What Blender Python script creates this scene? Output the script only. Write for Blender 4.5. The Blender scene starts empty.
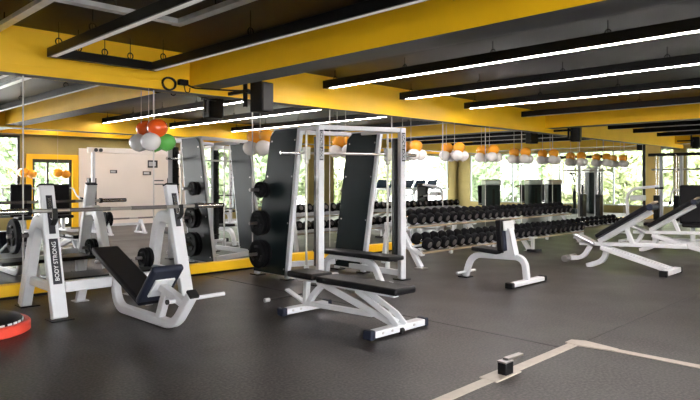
import bpy, bmesh, math, random
from mathutils import Vector, Matrix
random.seed(7)
SC = bpy.context.scene
COL = SC.collection
V = Vector
PI = math.pi

# ------------------------------------------------------------------ materials
def mat(name, col, rough=0.5, metal=0.0, spec=0.5, noise=0.0, nscale=20, bump=0.0, bscale=200, coat=0.0):
    m = bpy.data.materials.new(name); m.use_nodes = True
    nt = m.node_tree; b = nt.nodes['Principled BSDF']
    b.inputs['Base Color'].default_value = (*col, 1)
    b.inputs['Roughness'].default_value = rough
    b.inputs['Metallic'].default_value = metal
    b.inputs['Specular IOR Level'].default_value = spec
    b.inputs['Coat Weight'].default_value = coat
    tc = nt.nodes.new('ShaderNodeTexCoord')
    if noise > 0:
        n = nt.nodes.new('ShaderNodeTexNoise'); n.inputs['Scale'].default_value = nscale
        n.inputs['Detail'].default_value = 4
        r = nt.nodes.new('ShaderNodeMapRange')
        r.inputs['From Min'].default_value = 0.3; r.inputs['From Max'].default_value = 0.7
        r.inputs['To Min'].default_value = 1 - noise; r.inputs['To Max'].default_value = 1 + noise
        mx = nt.nodes.new('ShaderNodeVectorMath'); mx.operation = 'SCALE'
        mx.inputs[0].default_value = col
        nt.links.new(tc.outputs['Object'], n.inputs['Vector'])
        nt.links.new(n.outputs['Fac'], r.inputs['Value'])
        nt.links.new(r.outputs['Result'], mx.inputs['Scale'])
        nt.links.new(mx.outputs['Vector'], b.inputs['Base Color'])
    if bump > 0:
        n2 = nt.nodes.new('ShaderNodeTexNoise'); n2.inputs['Scale'].default_value = bscale
        bp = nt.nodes.new('ShaderNodeBump'); bp.inputs['Strength'].default_value = bump
        bp.inputs['Distance'].default_value = 0.002
        nt.links.new(tc.outputs['Object'], n2.inputs['Vector'])
        nt.links.new(n2.outputs['Fac'], bp.inputs['Height'])
        nt.links.new(bp.outputs['Normal'], b.inputs['Normal'])
    return m

def emit(name, col, s):
    m = bpy.data.materials.new(name); m.use_nodes = True
    b = m.node_tree.nodes['Principled BSDF']
    b.inputs['Base Color'].default_value = (0.8, 0.8, 0.8, 1)
    b.inputs['Emission Color'].default_value = (*col, 1)
    b.inputs['Emission Strength'].default_value = s
    return m

M = {}
M['white'] = mat('white_powder_coat', (0.60, 0.605, 0.64), 0.38, noise=0.04, nscale=6)
M['black_pad'] = mat('black_vinyl', (0.008, 0.0075, 0.009), 0.45, spec=0.14, bump=0.15, bscale=300)
M['blue_pad'] = mat('navy_vinyl_edge', (0.016, 0.019, 0.034), 0.45, spec=0.2, bump=0.1, bscale=300)
M['rubber'] = mat('black_rubber', (0.009, 0.009, 0.010), 0.55, spec=0.2, noise=0.2, nscale=30)
M['plate'] = mat('rubber_plate', (0.006, 0.006, 0.007), 0.55, spec=0.04, noise=0.15, nscale=20)
M['chrome'] = mat('chrome', (0.72, 0.70, 0.70), 0.22, 1.0)
M['steel'] = mat('brushed_steel', (0.45, 0.43, 0.42), 0.35, 1.0)
M['knurl'] = mat('dark_knurled_steel', (0.20, 0.18, 0.18), 0.45, 0.9, bump=0.3, bscale=600)
M['shield'] = mat('dark_green_shield', (0.0075, 0.013, 0.015), 0.36, spec=0.10, noise=0.1, nscale=3)
M['yellow'] = mat('yellow_paint', (0.98, 0.56, 0.006), 0.5, noise=0.05, nscale=2)
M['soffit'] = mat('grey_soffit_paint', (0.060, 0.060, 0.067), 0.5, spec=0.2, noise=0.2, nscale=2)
M['ceil'] = mat('black_ceiling_paint', (0.004, 0.0038, 0.0042), 0.4, spec=0.12, noise=0.25, nscale=1.5)
M['black_metal'] = mat('black_metal', (0.005, 0.005, 0.006), 0.4, spec=0.2)
M['galv'] = mat('galvanised_channel', (0.60, 0.61, 0.63), 0.35, 0.8, noise=0.15, nscale=5)
M['led'] = emit('led_diffuser_lit', (1.0, 0.92, 0.89), 62.0)
M['led_dim'] = emit('led_diffuser_dim', (1.0, 0.92, 0.87), 0.08)
M['unlit'] = mat('led_diffuser_unlit', (0.55, 0.55, 0.57), 0.4)
M['cream'] = mat('cream_wall_paint', (0.88, 0.80, 0.74), 0.7, noise=0.04, nscale=1)
M['olive'] = mat('olive_plaster', (0.34, 0.27, 0.095), 0.7, noise=0.12, nscale=2)
M['ochre'] = mat('ochre_plaster', (0.52, 0.30, 0.045), 0.65, noise=0.08, nscale=2)
M['frame_dark'] = mat('dark_window_frame', (0.03, 0.04, 0.042), 0.4)
M['frame_grey'] = mat('grey_window_frame', (0.30, 0.34, 0.34), 0.4)
M['strip'] = mat('beige_edge_strip', (0.47, 0.41, 0.35), 0.5, noise=0.08, nscale=15)
M['red'] = mat('red_rubber_rim', (0.78, 0.075, 0.045), 0.45, noise=0.06, nscale=10)
M['orange_b'] = mat('orange_balloon', (1.0, 0.40, 0.025), 0.25, coat=0.3)
M['red_orange_b'] = mat('red_orange_balloon', (0.92, 0.12, 0.015), 0.25, coat=0.3)
M['white_b'] = mat('pale_balloon', (0.86, 0.81, 0.80), 0.25, coat=0.3)
M['grey_b'] = mat('grey_balloon', (0.80, 0.79, 0.80), 0.25, coat=0.3)
M['green_b'] = mat('green_balloon', (0.13, 0.52, 0.10), 0.25, coat=0.3)
M['string'] = mat('white_string', (0.55, 0.53, 0.52), 0.7)
M['lettering'] = mat('white_lettering', (0.72, 0.72, 0.74), 0.5)
M['badge'] = mat('badge_black', (0.010, 0.010, 0.018), 0.35)
M['silver_plastic'] = mat('silver_plastic', (0.52, 0.53, 0.54), 0.4)
M['tower'] = mat('dark_green_cover', (0.008, 0.018, 0.018), 0.4, spec=0.25)
M['console'] = mat('blue_black_console', (0.02, 0.04, 0.07), 0.25)
M['bark'] = mat('tree_bark', (0.10, 0.07, 0.05), 0.9)
M['leaf'] = mat('leaf_green', (0.29, 0.38, 0.22), 0.7, noise=0.5, nscale=1.2)
M['leaf2'] = mat('leaf_yellow_green', (0.40, 0.46, 0.24), 0.7, noise=0.5, nscale=1.2)
M['grass'] = mat('outdoor_ground', (0.45, 0.44, 0.42), 0.9, noise=0.2, nscale=1)
M['pulley'] = mat('black_pulley', (0.015, 0.015, 0.017), 0.4)
M['tan'] = mat('tan_pad', (0.35, 0.27, 0.18), 0.5)

# mirror silver
mm = bpy.data.materials.new('silvered_mirror'); mm.use_nodes = True
b = mm.node_tree.nodes['Principled BSDF']
b.inputs['Base Color'].default_value = (0.93, 0.94, 0.935, 1); b.inputs['Metallic'].default_value = 1
b.inputs['Roughness'].default_value = 0.0
M['mirror'] = mm
# thin window glass
g = bpy.data.materials.new('window_glass'); g.use_nodes = True
nt = g.node_tree; nt.nodes.clear()
o_ = nt.nodes.new('ShaderNodeOutputMaterial'); mx = nt.nodes.new('ShaderNodeMixShader')
tr = nt.nodes.new('ShaderNodeBsdfTransparent'); tr.inputs['Color'].default_value = (0.97, 0.985, 0.98, 1)
gl = nt.nodes.new('ShaderNodeBsdfGlossy'); gl.inputs['Roughness'].default_value = 0.02
mx.inputs['Fac'].default_value = 0.06
nt.links.new(tr.outputs[0], mx.inputs[1]); nt.links.new(gl.outputs[0], mx.inputs[2]); nt.links.new(mx.outputs[0], o_.inputs[0])
M['glass'] = g
# rubber floor with pale flecks
f = bpy.data.materials.new('speckled_rubber_floor'); f.use_nodes = True
nt = f.node_tree; b = nt.nodes['Principled BSDF']
tc = nt.nodes.new('ShaderNodeTexCoord')
n1 = nt.nodes.new('ShaderNodeTexNoise'); n1.inputs['Scale'].default_value = 48; n1.inputs['Detail'].default_value = 3
cr = nt.nodes.new('ShaderNodeValToRGB')
cr.color_ramp.elements[0].position = 0.40; cr.color_ramp.elements[0].color = (0.008, 0.007, 0.0072, 1)
cr.color_ramp.elements[1].position = 0.72; cr.color_ramp.elements[1].color = (0.066, 0.055, 0.054, 1)
n2 = nt.nodes.new('ShaderNodeTexNoise'); n2.inputs['Scale'].default_value = 1.3; n2.inputs['Detail'].default_value = 5
r2 = nt.nodes.new('ShaderNodeMapRange'); r2.inputs['From Min'].default_value = 0.3; r2.inputs['From Max'].default_value = 0.7
r2.inputs['To Min'].default_value = 0.8; r2.inputs['To Max'].default_value = 1.2
vm = nt.nodes.new('ShaderNodeVectorMath'); vm.operation = 'SCALE'
r3 = nt.nodes.new('ShaderNodeMapRange'); r3.inputs['From Min'].default_value = 0.3; r3.inputs['From Max'].default_value = 0.7
r3.inputs['To Min'].default_value = 0.36; r3.inputs['To Max'].default_value = 0.46; b.inputs['Specular IOR Level'].default_value = 0.24
bp = nt.nodes.new('ShaderNodeBump'); bp.inputs['Strength'].default_value = 0.35; bp.inputs['Distance'].default_value = 0.003
for n in (n1, n2): nt.links.new(tc.outputs['Object'], n.inputs['Vector'])
nt.links.new(n1.outputs['Fac'], cr.inputs['Fac']); nt.links.new(n2.outputs['Fac'], r2.inputs['Value'])
nt.links.new(cr.outputs['Color'], vm.inputs[0]); nt.links.new(r2.outputs['Result'], vm.inputs['Scale'])
nt.links.new(vm.outputs['Vector'], b.inputs['Base Color'])
nt.links.new(n2.outputs['Fac'], r3.inputs['Value']); nt.links.new(r3.outputs['Result'], b.inputs['Roughness'])
nt.links.new(n1.outputs['Fac'], bp.inputs['Height']); nt.links.new(bp.outputs['Normal'], b.inputs['Normal'])
M['floor'] = f

# ------------------------------------------------------------------ mesh helpers
class MB:
    def __init__(s): s.v = []; s.f = []; s.mi = []; s.cur = 0
    def add(s, vs, fs):
        k = len(s.v); s.v += [tuple(p) for p in vs]
        for q in fs: s.f.append(tuple(k + i for i in q)); s.mi.append(s.cur)
    def box(s, c, d, rot=None):
        hx, hy, hz = d[0]/2, d[1]/2, d[2]/2
        vs = [V((x, y, z)) for x in (-hx, hx) for y in (-hy, hy) for z in (-hz, hz)]
        if rot is not None: vs = [rot @ p for p in vs]
        c = V(c)
        s.add([c + p for p in vs], [(0,1,3,2),(4,6,7,5),(0,4,5,1),(2,3,7,6),(0,2,6,4),(1,5,7,3)])
        return s
    def bb(s, x0, x1, y0, y1, z0, z1):
        return s.box(((x0+x1)/2, (y0+y1)/2, (z0+z1)/2), (abs(x1-x0), abs(y1-y0), abs(z1-z0)))
    def cyl(s, p0, p1, r0, r1=None, n=20):
        p0, p1 = V(p0), V(p1); r1 = r0 if r1 is None else r1
        return s.lathe(p0, p1 - p0, [(0, r0), ((p1-p0).length, r1)], n)
    def lathe(s, p, d, prof, n=24, cap=True):
        p = V(p); d = V(d).normalized()
        a = d.orthogonal().normalized(); b = d.cross(a)
        vs = []
        for t, r in prof:
            for i in range(n):
                w = 2*PI*i/n
                vs.append(p + d*t + (a*math.cos(w) + b*math.sin(w))*r)
        fs = []
        for k in range(len(prof)-1):
            for i in range(n):
                j = (i+1) % n
                fs.append((k*n+i, k*n+j, (k+1)*n+j, (k+1)*n+i))
        if cap:
            fs.append(tuple(reversed(range(n)))); fs.append(tuple((len(prof)-1)*n + i for i in range(n)))
        s.add(vs, fs); return s
    def tube(s, pts, r, n=12):
        pts = [V(p) for p in pts]; T = []
        for i in range(len(pts)):
            a = pts[max(i-1, 0)]; c = pts[min(i+1, len(pts)-1)]
            T.append((c-a).normalized())
        u = T[0].orthogonal().normalized(); vs = []
        for i, p in enumerate(pts):
            u = (u - T[i]*u.dot(T[i])).normalized(); w = T[i].cross(u)
            for k in range(n):
                q = 2*PI*k/n; vs.append(p + (u*math.cos(q) + w*math.sin(q))*r)
        fs = [(i*n+k, i*n+(k+1) % n, (i+1)*n+(k+1) % n, (i+1)*n+k) for i in range(len(pts)-1) for k in range(n)]
        fs.append(tuple(reversed(range(n)))); fs.append(tuple((len(pts)-1)*n+k for k in range(n)))
        s.add(vs, fs); return s
    def sweep(s, pts, side, w, h):
        """rectangular tube along a planar path; side = unit vector across the path plane, w across, h in plane"""
        pts = [V(p) for p in pts]; side = V(side).normalized(); vs = []
        n = len(pts)
        for i, p in enumerate(pts):
            t0 = (pts[i]-pts[i-1]).normalized() if i else (pts[1]-pts[0]).normalized()
            t1 = (pts[i+1]-pts[i]).normalized() if i < n-1 else t0
            n0 = t0.cross(side); n1 = t1.cross(side); m = (n0+n1)
            m.normalize(); k = 1/max(0.3, m.dot(n0))
            q = m*(h/2*k)
            sd = side*(w/2)
            vs += [p-sd-q, p+sd-q, p+sd+q, p-sd+q]
        fs = [(i*4+k, i*4+(k+1) % 4, (i+1)*4+(k+1) % 4, (i+1)*4+k) for i in range(n-1) for k in range(4)]
        fs += [(3, 2, 1, 0), tuple((n-1)*4+k for k in range(4))]
        s.add(vs, fs); return s
    def prism(s, poly, ext):
        poly = [V(p) for p in poly]; ext = V(ext); n = len(poly)
        s.add(poly + [p+ext for p in poly], [tuple(reversed(range(n))), tuple(range(n, 2*n))] +
              [(i, (i+1) % n, n+(i+1) % n, n+i) for i in range(n)])
        return s
    def ball(s, c, r, sz=1.0, nu=20, nv=12):
        prof = []
        for k in range(nv+1):
            a = -PI/2 + PI*k/nv
            prof.append((math.sin(a)*r*sz, max(1e-4, math.cos(a)*r)))
        return s.lathe(c, (0, 0, 1), prof, nu)
    def build(s, name, m, parent=None, bevel=0.0, seg=2, origin=(0, 0, 0)):
        me = bpy.data.meshes.new(name)
        o0 = V(origin)
        me.from_pydata([V(p)-o0 for p in s.v], [], s.f)
        for mt in (m if isinstance(m, (list, tuple)) else [m]): me.materials.append(mt)
        for p, k in zip(me.polygons, s.mi): p.material_index = k
        bm = bmesh.new(); bm.from_mesh(me); bmesh.ops.recalc_face_normals(bm, faces=bm.faces); bm.to_mesh(me); bm.free()
        me.polygons.foreach_set('use_smooth', [True]*len(me.polygons))
        me.set_sharp_from_angle(angle=math.radians(38))
        o = bpy.data.objects.new(name, me); COL.objects.link(o); o.location = o0
        if parent is not None: o.parent = parent
        if bevel > 0:
            md = o.modifiers.new('bevel', 'BEVEL'); md.width = bevel; md.segments = seg
            md.limit_method = 'ANGLE'; md.angle_limit = math.radians(40)
        return o

def fillet(pts, r, n=6):
    pts = [V(p) for p in pts]; out = [pts[0]]
    for i in range(1, len(pts)-1):
        a, p, c = pts[i-1], pts[i], pts[i+1]
        d0 = (a-p); d1 = (c-p)
        k = min(r, d0.length*0.49, d1.length*0.49)
        q0 = p + d0.normalized()*k; q1 = p + d1.normalized()*k
        for j in range(n+1):
            t = j/n
            out.append(q0*(1-t)**2 + p*2*t*(1-t) + q1*t*t)
    out.append(pts[-1]); return out

def tag(o, label=None, cat=None, group=None, kind=None):
    if label: o['label'] = label
    if cat: o['category'] = cat
    if group: o['group'] = group
    if kind: o['kind'] = kind
    return o
def thing(name, loc, label, cat, group=None, rz=0.0):
    o = bpy.data.objects.new(name, None); COL.objects.link(o)
    o.location = loc; o.rotation_euler = (0, 0, rz); o.empty_display_size = 0.1
    return tag(o, label, cat, group)
def dup(o, loc=None, label=None, parent=None, rz=None):
    c = o.copy(); COL.objects.link(c)
    if parent is not None: c.parent = parent
    if loc is not None: c.location = loc
    if rz is not None: c.rotation_euler = (0, 0, rz)
    if label: c['label'] = label
    for ch in list(o.children): dup(ch, parent=c)
    return c
def struct(o): o['kind'] = 'structure'; return o
def rotx(a): return Matrix.Rotation(a, 3, 'X')
ORD = ['first','second','third','fourth','fifth','sixth','seventh','eighth','ninth','tenth','eleventh','twelfth','thirteenth','fourteenth',
       'fifteenth','sixteenth','seventeenth','eighteenth','nineteenth','twentieth','twenty-first','twenty-second','twenty-third',
       'twenty-fourth','twenty-fifth','twenty-sixth','twenty-seventh']
def lettering(name, text, size, mw, parent, m):
    c = bpy.data.curves.new(name, 'FONT'); c.body = text; c.size = size; c.extrude = 0.001
    c.align_x = 'CENTER'; c.align_y = 'CENTER'; c.materials.append(m)
    tmp = bpy.data.objects.new('tmp', c)
    me = bpy.data.meshes.new_from_object(tmp); bpy.data.objects.remove(tmp); bpy.data.curves.remove(c)
    if not me.materials: me.materials.append(m)
    o = bpy.data.objects.new(name, me); COL.objects.link(o); o.parent = parent; o.matrix_local = mw
    return o
def frame_mat(x, y, z, p):
    x, y, z = V(x).normalized(), V(y).normalized(), V(z).normalized()
    m = Matrix((x, y, z)).transposed().to_4x4(); m.translation = V(p); return m
def pad(mb, c, w, l, t, rot=None): return mb.box(c, (w, l, t), rot)

# ------------------------------------------------------------------ room shell
XL, XE, YB, YM, ZC = -5.0, 26.6, -2.73, 8.0, 3.21
struct(MB().bb(XL-0.2, XE+0.2, YB-0.2, YM+0.2, -0.12, 0).build('floor', M['floor']))
struct(MB().bb(XL-0.2, XE+0.2, YB-0.2, YM+0.2, ZC, ZC+0.15).build('ceiling', M['ceil']))
struct(MB().bb(XL-0.2, XL, YB-0.2, YM+0.2, 0, ZC).build('wall_left', M['cream']))
# mirror wall (yellow) with mirror panels in front of it
struct(MB().bb(XL, XE, YM+0.01, YM+0.2, 0, ZC).build('wall_mirror_side', M['ochre']))
# back wall, behind the camera: openings (x0, x1, z0, z1)
def wall_with_holes(name, a0, a1, holes, z1, place, m):
    mb = MB(); cur = a0
    for (h0, h1, hz0, hz1) in holes:
        if h0 > cur: place(mb, cur, h0, 0, z1)
        if hz0 > 0: place(mb, h0, h1, 0, hz0)
        if hz1 < z1: place(mb, h0, h1, hz1, z1)
        cur = h1
    if cur < a1: place(mb, cur, a1, 0, z1)
    return struct(mb.build(name, m))
back = lambda mb, a, b_, z0, z1: mb.bb(a, b_, YB-0.2, YB, z0, z1)
backholes = [(-4.4, 5.6, 0.35, 2.65), (5.9, 7.0, 0.02, 2.0), (11.0, 16.3, 0.35, 2.62), (17.7, 25.85, 0.35, 2.62)]
wall_with_holes('wall_back', XL, XE, backholes, ZC, back, M['olive'])
struct(MB().bb(7.2, 10.9, YB-0.02, YB+0.03, 0.0, 2.35).build('wall_cream_lining', M['cream']))
endw = lambda mb, a, b_, z0, z1: mb.bb(XE, XE+0.2, a, b_, z0, z1)
wall_with_holes('wall_end', YB-0.2, YM+0.2, [(-1.95, 7.75, 0.3, 2.68)], ZC, endw, M['olive'])
struct(MB().bb(22.75, 24.3, YM-0.06, YM+0.02, 0, 2.66).build('wall_ochre_pier', M['ochre']))

# windows: frame + panes
def window(name, axis, pos, a0, a1, z0, z1, n, fm, t=0.07):
    mb = MB(); w = (a1-a0)
    def bar(u0, u1, q0, q1):
        if axis == 'y': mb.bb(u0, u1, pos-0.06, pos+0.04, q0, q1)
        else: mb.bb(pos-0.04, pos+0.06, u0, u1, q0, q1)
    bar(a0, a1, z0, z0+t); bar(a0, a1, z1-t, z1)
    for i in range(n+1):
        c = a0 + w*i/n
        u0 = min(max(c-t/2, a0), a1-t); bar(u0, u0+t, z0+t, z1-t)
    fr = struct(mb.build(name, fm))
    for i in range(n):
        p = MB(); u0, u1 = a0+w*i/n+0.02, a0+w*(i+1)/n-0.02
        if axis == 'y': p.bb(u0, u1, pos-0.012, pos-0.004, z0+0.02, z1-0.02)
        else: p.bb(pos+0.004, pos+0.012, u0, u1, z0+0.02, z1-0.02)
        p.build('pane', M['glass'], fr)
    return fr
window('fill_window_1', 'y', YB-0.08, -4.4, 5.6, 0.35, 2.65, 5, M['frame_dark'])  # mostly unseen window behind the camera, added and widened for fill light
window('window_2', 'y', YB-0.08, 11.0, 16.3, 0.35, 2.62, 3, M['frame_dark'], 0.06)
window('window_3', 'y', YB-0.08, 17.7, 25.85, 0.35, 2.62, 3, M['frame_grey'], 0.05)
window('window_4', 'x', XE+0.08, -1.95, 7.75, 0.3, 2.68, 4, M['frame_grey'], 0.05)
# glazed door with yellow surround in the back wall
d = struct(MB().bb(5.75, 5.9, YB-0.1, YB+0.06, 0, 2.14).bb(7.0, 7.18, YB-0.1, YB+0.06, 0, 2.14).bb(5.9, 7.0, YB-0.1, YB+0.06, 2.0, 2.14).build('door_1', M['yellow']))
MB().bb(5.9, 5.98, YB-0.08, YB-0.02, 0.02, 2.0).bb(6.92, 7.0, YB-0.08, YB-0.02, 0.02, 2.0).bb(5.98, 6.92, YB-0.08, YB-0.02, 0.02, 0.12).bb(5.98, 6.92, YB-0.08, YB-0.02, 1.9, 2.0).bb(6.3, 6.36, YB-0.08, YB-0.02, 0.12, 1.9).build('door_leaf', M['frame_dark'], d)
MB().bb(5.98, 6.92, YB-0.055, YB-0.048, 0.12, 1.9).build('pane', M['glass'], d)

# beams
def beam(name, x0, x1, y0, y1, z0, z1, m2=True):
    mb = MB().bb(x0, x1, y0, y1, z0, z1)
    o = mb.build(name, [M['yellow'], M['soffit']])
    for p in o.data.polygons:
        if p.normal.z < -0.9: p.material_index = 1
    return struct(o)
beam('beam', XL, XE, 7.85, YM+0.02, 2.655, ZC)
struct(MB().bb(XL, XE, 7.838, 7.85, 2.655, 2.765).build('trim_1', M['yellow'], bevel=0.004))
beam('beam', 4.59, 5.03, YB, 7.85, 2.745, ZC)
beam('beam', XL, XE, -1.0, -0.5, 2.69, ZC)
beam('beam', XL, XE, YB, YB+0.25, 2.68, ZC)
beam('beam', 15.2, 15.66, YB, 7.85, 2.78, ZC)
beam('beam', 25.6, 26.3, YB, 7.85, 2.80, ZC)
# yellow plinth with a black toe strip under the mirrors
p = struct(MB().bb(XL, 22.7, 7.90, YM, 0.03, 0.165).build('baseboard_mirror', M['yellow'], bevel=0.006))
struct(MB().bb(XL, 22.7, 7.915, YM, 0.0, 0.03).build('trim_2', M['black_metal']))
struct(MB().bb(7.2, 10.9, YB+0.03, YB+0.05, 0, 0.1).build('baseboard_back', M['cream']))
# mirror panels, 1.68 m wide
PW = 1.68; x = -0.94 - PW; k = 0
while x < 22.6:
    x1 = min(x + PW, 22.68)
    o = MB().bb(x+0.0025, x1-0.0025, 7.972, 7.99, 0.166, 2.653).build('mirror_panel', M['mirror'])
    tag(o, '%s tall frameless mirror panel from the left along the yellow-based mirror wall' % ORD[k], 'mirror', 'mirror panels along the wall')
    k += 1; x += PW
    if x < 22.6: struct(MB().bb(x-0.007, x+0.007, 7.966, 7.99, 0.166, 2.653).build('trim_%d' % (k+10), M['string']))
o = MB().bb(24.36, 26.55, 7.965, 7.99, 0.1, 2.6).build('mirror_panel', M['mirror'])
tag(o, 'last mirror panel beyond the ochre pier at the far right end of the wall', 'mirror', 'mirror panels along the wall')
struct(MB().bb(22.69, 22.75, 7.93, YM, 0, 2.655).build('trim_3', M['black_metal']))
struct(MB().bb(24.3, 24.36, 7.93, YM, 0, 2.655).bb(24.36, 26.6, 7.95, YM, 2.6, 2.655).build('trim_4', M['black_metal']))

# floor seams and edge strips
struct(MB().bb(4.857, 4.883, 2.36, 7.9, 0.0, 0.0025).build('trim_5', M['black_metal']))
struct(MB().bb(5.11, 16, 2.305, 2.315, 0.0, 0.002).build('trim_6', M['black_metal']))
o = MB().bb(1.5, 3.72, 2.29, 2.38,0.001, 0.006).bb(3.70, 4.03, 2.265, 2.41, 0.001, 0.010).bb(4.0, 5.04, 2.29, 2.38, 0.001, 0.006).build('floor_edge_strip', M['strip'], bevel=0.002)
tag(o, 'beige floor edging strip that carries the small black latch', 'edging strip')
o = MB().prism([(5.02, 2.41, 0.001), (5.0, 2.29, 0.001), (5.05, 2.0, 0.001), (5.13, 2.0, 0.001), (5.19, 2.30, 0.001), (5.14, 2.41, 0.001)], (0, 0, 0.010)).bb(5.045, 5.135, -1.5, 2.02, 0.001, 0.006).build('floor_edge_strip', M['strip'], bevel=0.002)
tag(o, 'beige floor edging strip running off to the right edge of the picture', 'edging strip')
t = thing('floor_latch', (3.90, 2.32, 0.009), 'small black floor latch with a silver lever standing on the beige edging strip', 'latch')
MB().bb(-0.05, 0.05, -0.035, 0.035, 0, 0.085).build('latch_body', M['black_metal'], t, 0.004)
MB().bb(-0.055, 0.05, -0.038, 0.038, 0.085, 0.098).box((0.11, 0.0, 0.10), (0.22, 0.045, 0.02), Matrix.Rotation(0.03, 3, 'Y')).build('lever', M['steel'], t, 0.004)
MB().bb(0.05, 0.09, -0.012, 0.012, 0.0, 0.03).build('catch', M['steel'], t, 0.003)

# ------------------------------------------------------------------ olympic incline bench (left)
UX = (2.28, 3.71)
t = thing('olympic_bench', (3.0, 6.4, 0), 'large white olympic incline press station at left with a bar across its uprights', 'weight bench')
R0 = V((3.0, 6.4, 0))
def L(*p): return V(p) - R0
lean = V((0, 0.40, 1.34)).normalized()
for i, ux in enumerate(UX):
    up = MB().sweep([L(ux, 6.40, 0.01), L(ux, 6.80, 1.335)], (1, 0, 0), 0.15, 0.085).build('upright', M['white'], t, 0.012)
    MB().sweep([L(ux, 6.80, 1.335), L(ux, 6.805, 1.352)], (1, 0, 0), 0.152, 0.09).build('top_cap', M['rubber'], up, 0.004)
    pts = fillet([L(ux, 6.69, 0.93), L(ux, 6.98, 0.97), L(ux, 7.10, 0.82), L(ux-0.03 if i == 0 else ux+0.03, 7.36, 0.01)], 0.16)
    MB().sweep(pts, (1, 0, 0), 0.11, 0.14).build('rear_leg', M['white'], t, 0.012)
    MB().box(L(ux, 6.39, 0.006), (0.22, 0.20, 0.012)).build('foot_plate', M['black_metal'], t, 0.003)
    MB().box(L(ux, 7.36, 0.006), (0.2, 0.22, 0.012)).build('foot_plate', M['black_metal'], t, 0.003)
    MB().sweep([L(ux, 6.46, 0.30), L(ux, 7.28, 0.30)], (1, 0, 0), 0.06, 0.09).build('side_rail', M['white'], t, 0.008)
    # bar catch on the front face
    nrm = V((0, -lean.z, lean.y)); base = V((ux, 6.40, 0.01))
    def F(u, w, n): return base + lean*u + V((1, 0, 0))*w + nrm*n - R0
    hk = MB().sweep([F(0.86, 0.005, 0.048), F(1.27, 0.005, 0.048)], (1, 0, 0), 0.062, 0.012)
    hk.build('catch_plate', M['badge'], t, 0.003)
    MB().sweep(fillet([F(1.24, 0.0, 0.058), F(1.02, 0.0, 0.064), F(0.99, 0.0, 0.13), F(1.06, 0, 0.15)], 0.03), (1, 0, 0), 0.03, 0.014).build('bar_hook', M['chrome'], t, 0.003)
    MB().sweep(fillet([F(0.95, 0.012, 0.064), F(0.985, 0.012, 0.145), F(1.10, 0.012, 0.16)], 0.02), (1, 0, 0), 0.05, 0.018).build('hook_liner', M['rubber'], t, 0.003)
    if i == 0:
        bd = MB().sweep([F(0.34, 0.005, 0.045), F(0.81, 0.005, 0.045)], (1, 0, 0), 0.088, 0.008).build('name_badge', M['badge'], t, 0.003)
        lettering('lettering', 'BODY STRONG', 0.058, frame_mat(lean, (-1, 0, 0), nrm, F(0.575, 0.005, 0.0505)), t, M['lettering'])
    px = -1 if i == 0 else -1
    xa = ux - 0.05; MB().cyl(L(xa, 7.15, 0.80 if i == 0 else 0.44), L(xa-0.22, 7.15, 0.80 if i == 0 else 0.44), 0.022).build('storage_peg', M['knurl'], t)
MB().bb(*[q for q in (UX[0]-R0.x+0.07, UX[1]-R0.x-0.07, 0.02, 0.10)], 0.26, 0.37).build('crossbar', M['white'], t, 0.01)
MB().box(L(2.98, 7.05, 0.315), (1.2, 0.5, 0.05)).build('spotter_platform', M['black_pad'], t, 0.02, 3)
MB().sweep([L(2.82, 7.14, 0.29), L(2.80, 7.22, 0.01)], (1, 0, 0), 0.10, 0.06).box(L(2.8, 7.22, 0.006), (0.16, 0.14, 0.012)).build('platform_leg', M['white'], t, 0.005)
MB().sweep([L(3.4, 7.14, 0.29), L(3.42, 7.22, 0.01)], (1, 0, 0), 0.10, 0.06).box(L(3.42, 7.22, 0.006), (0.16, 0.14, 0.012)).build('platform_leg', M['white'], t, 0.005)
BX = 2.87
pts = fillet([L(BX, 6.48, 0.44), L(BX, 6.36, 0.05), L(BX, 5.16, 0.05), L(BX, 4.87, 0.37)], 0.16, 8)
MB().sweep(pts, (1, 0, 0), 0.085, 0.085).build('bench_frame', M['white'], t, 0.012)
MB().sweep([L(BX, 4.86, 0.372), L(BX, 4.845, 0.392)], (1, 0, 0), 0.09, 0.09).build('end_cap', M['rubber'], t, 0.004)
a = math.atan2(0.40, 1.05)
c = V((BX, 6.15, 0.425))
MB().box(c - R0, (0.30, 1.20, 0.07), rotx(a)).build('back_pad', M['black_pad'], t, 0.022, 3)
MB().sweep([L(BX, 6.5, 0.50), L(BX, 5.66, 0.185)], (1, 0, 0), 0.08, 0.05).build('pad_rail', M['white'], t, 0.006)
sa = math.radians(-46)
sc_ = V((BX, 5.46, 0.40)) - R0
MB().box(sc_, (0.32, 0.50, 0.07), rotx(sa)).build('seat_pad', M['blue_pad'], t, 0.026, 3)
un = rotx(sa) @ V((0, 0, -1))
MB().box(sc_ + un*0.045, (0.20, 0.24, 0.02), rotx(sa)).build('seat_plate', M['white'], t, 0.004)
MB().sweep([sc_ + un*0.05 + V((0, 0.02, 0.02)), L(BX, 4.96, 0.27)], (1, 0, 0), 0.075, 0.075).build('seat_arm', M['white'], t, 0.008)
MB().sweep([L(BX, 5.33, 0.33), L(BX, 5.46, 0.07)], (1, 0, 0), 0.07, 0.08).build('seat_post', M['white'], t, 0.008)
MB().cyl(L(2.76, 5.1, 0.29), L(3.36, 5.1, 0.29), 0.019).build('foot_bar', M['white'], t)
MB().cyl(L(2.745, 5.1, 0.29), L(2.765, 5.1, 0.29), 0.023).build('bar_plug', M['rubber'], t)

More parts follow.
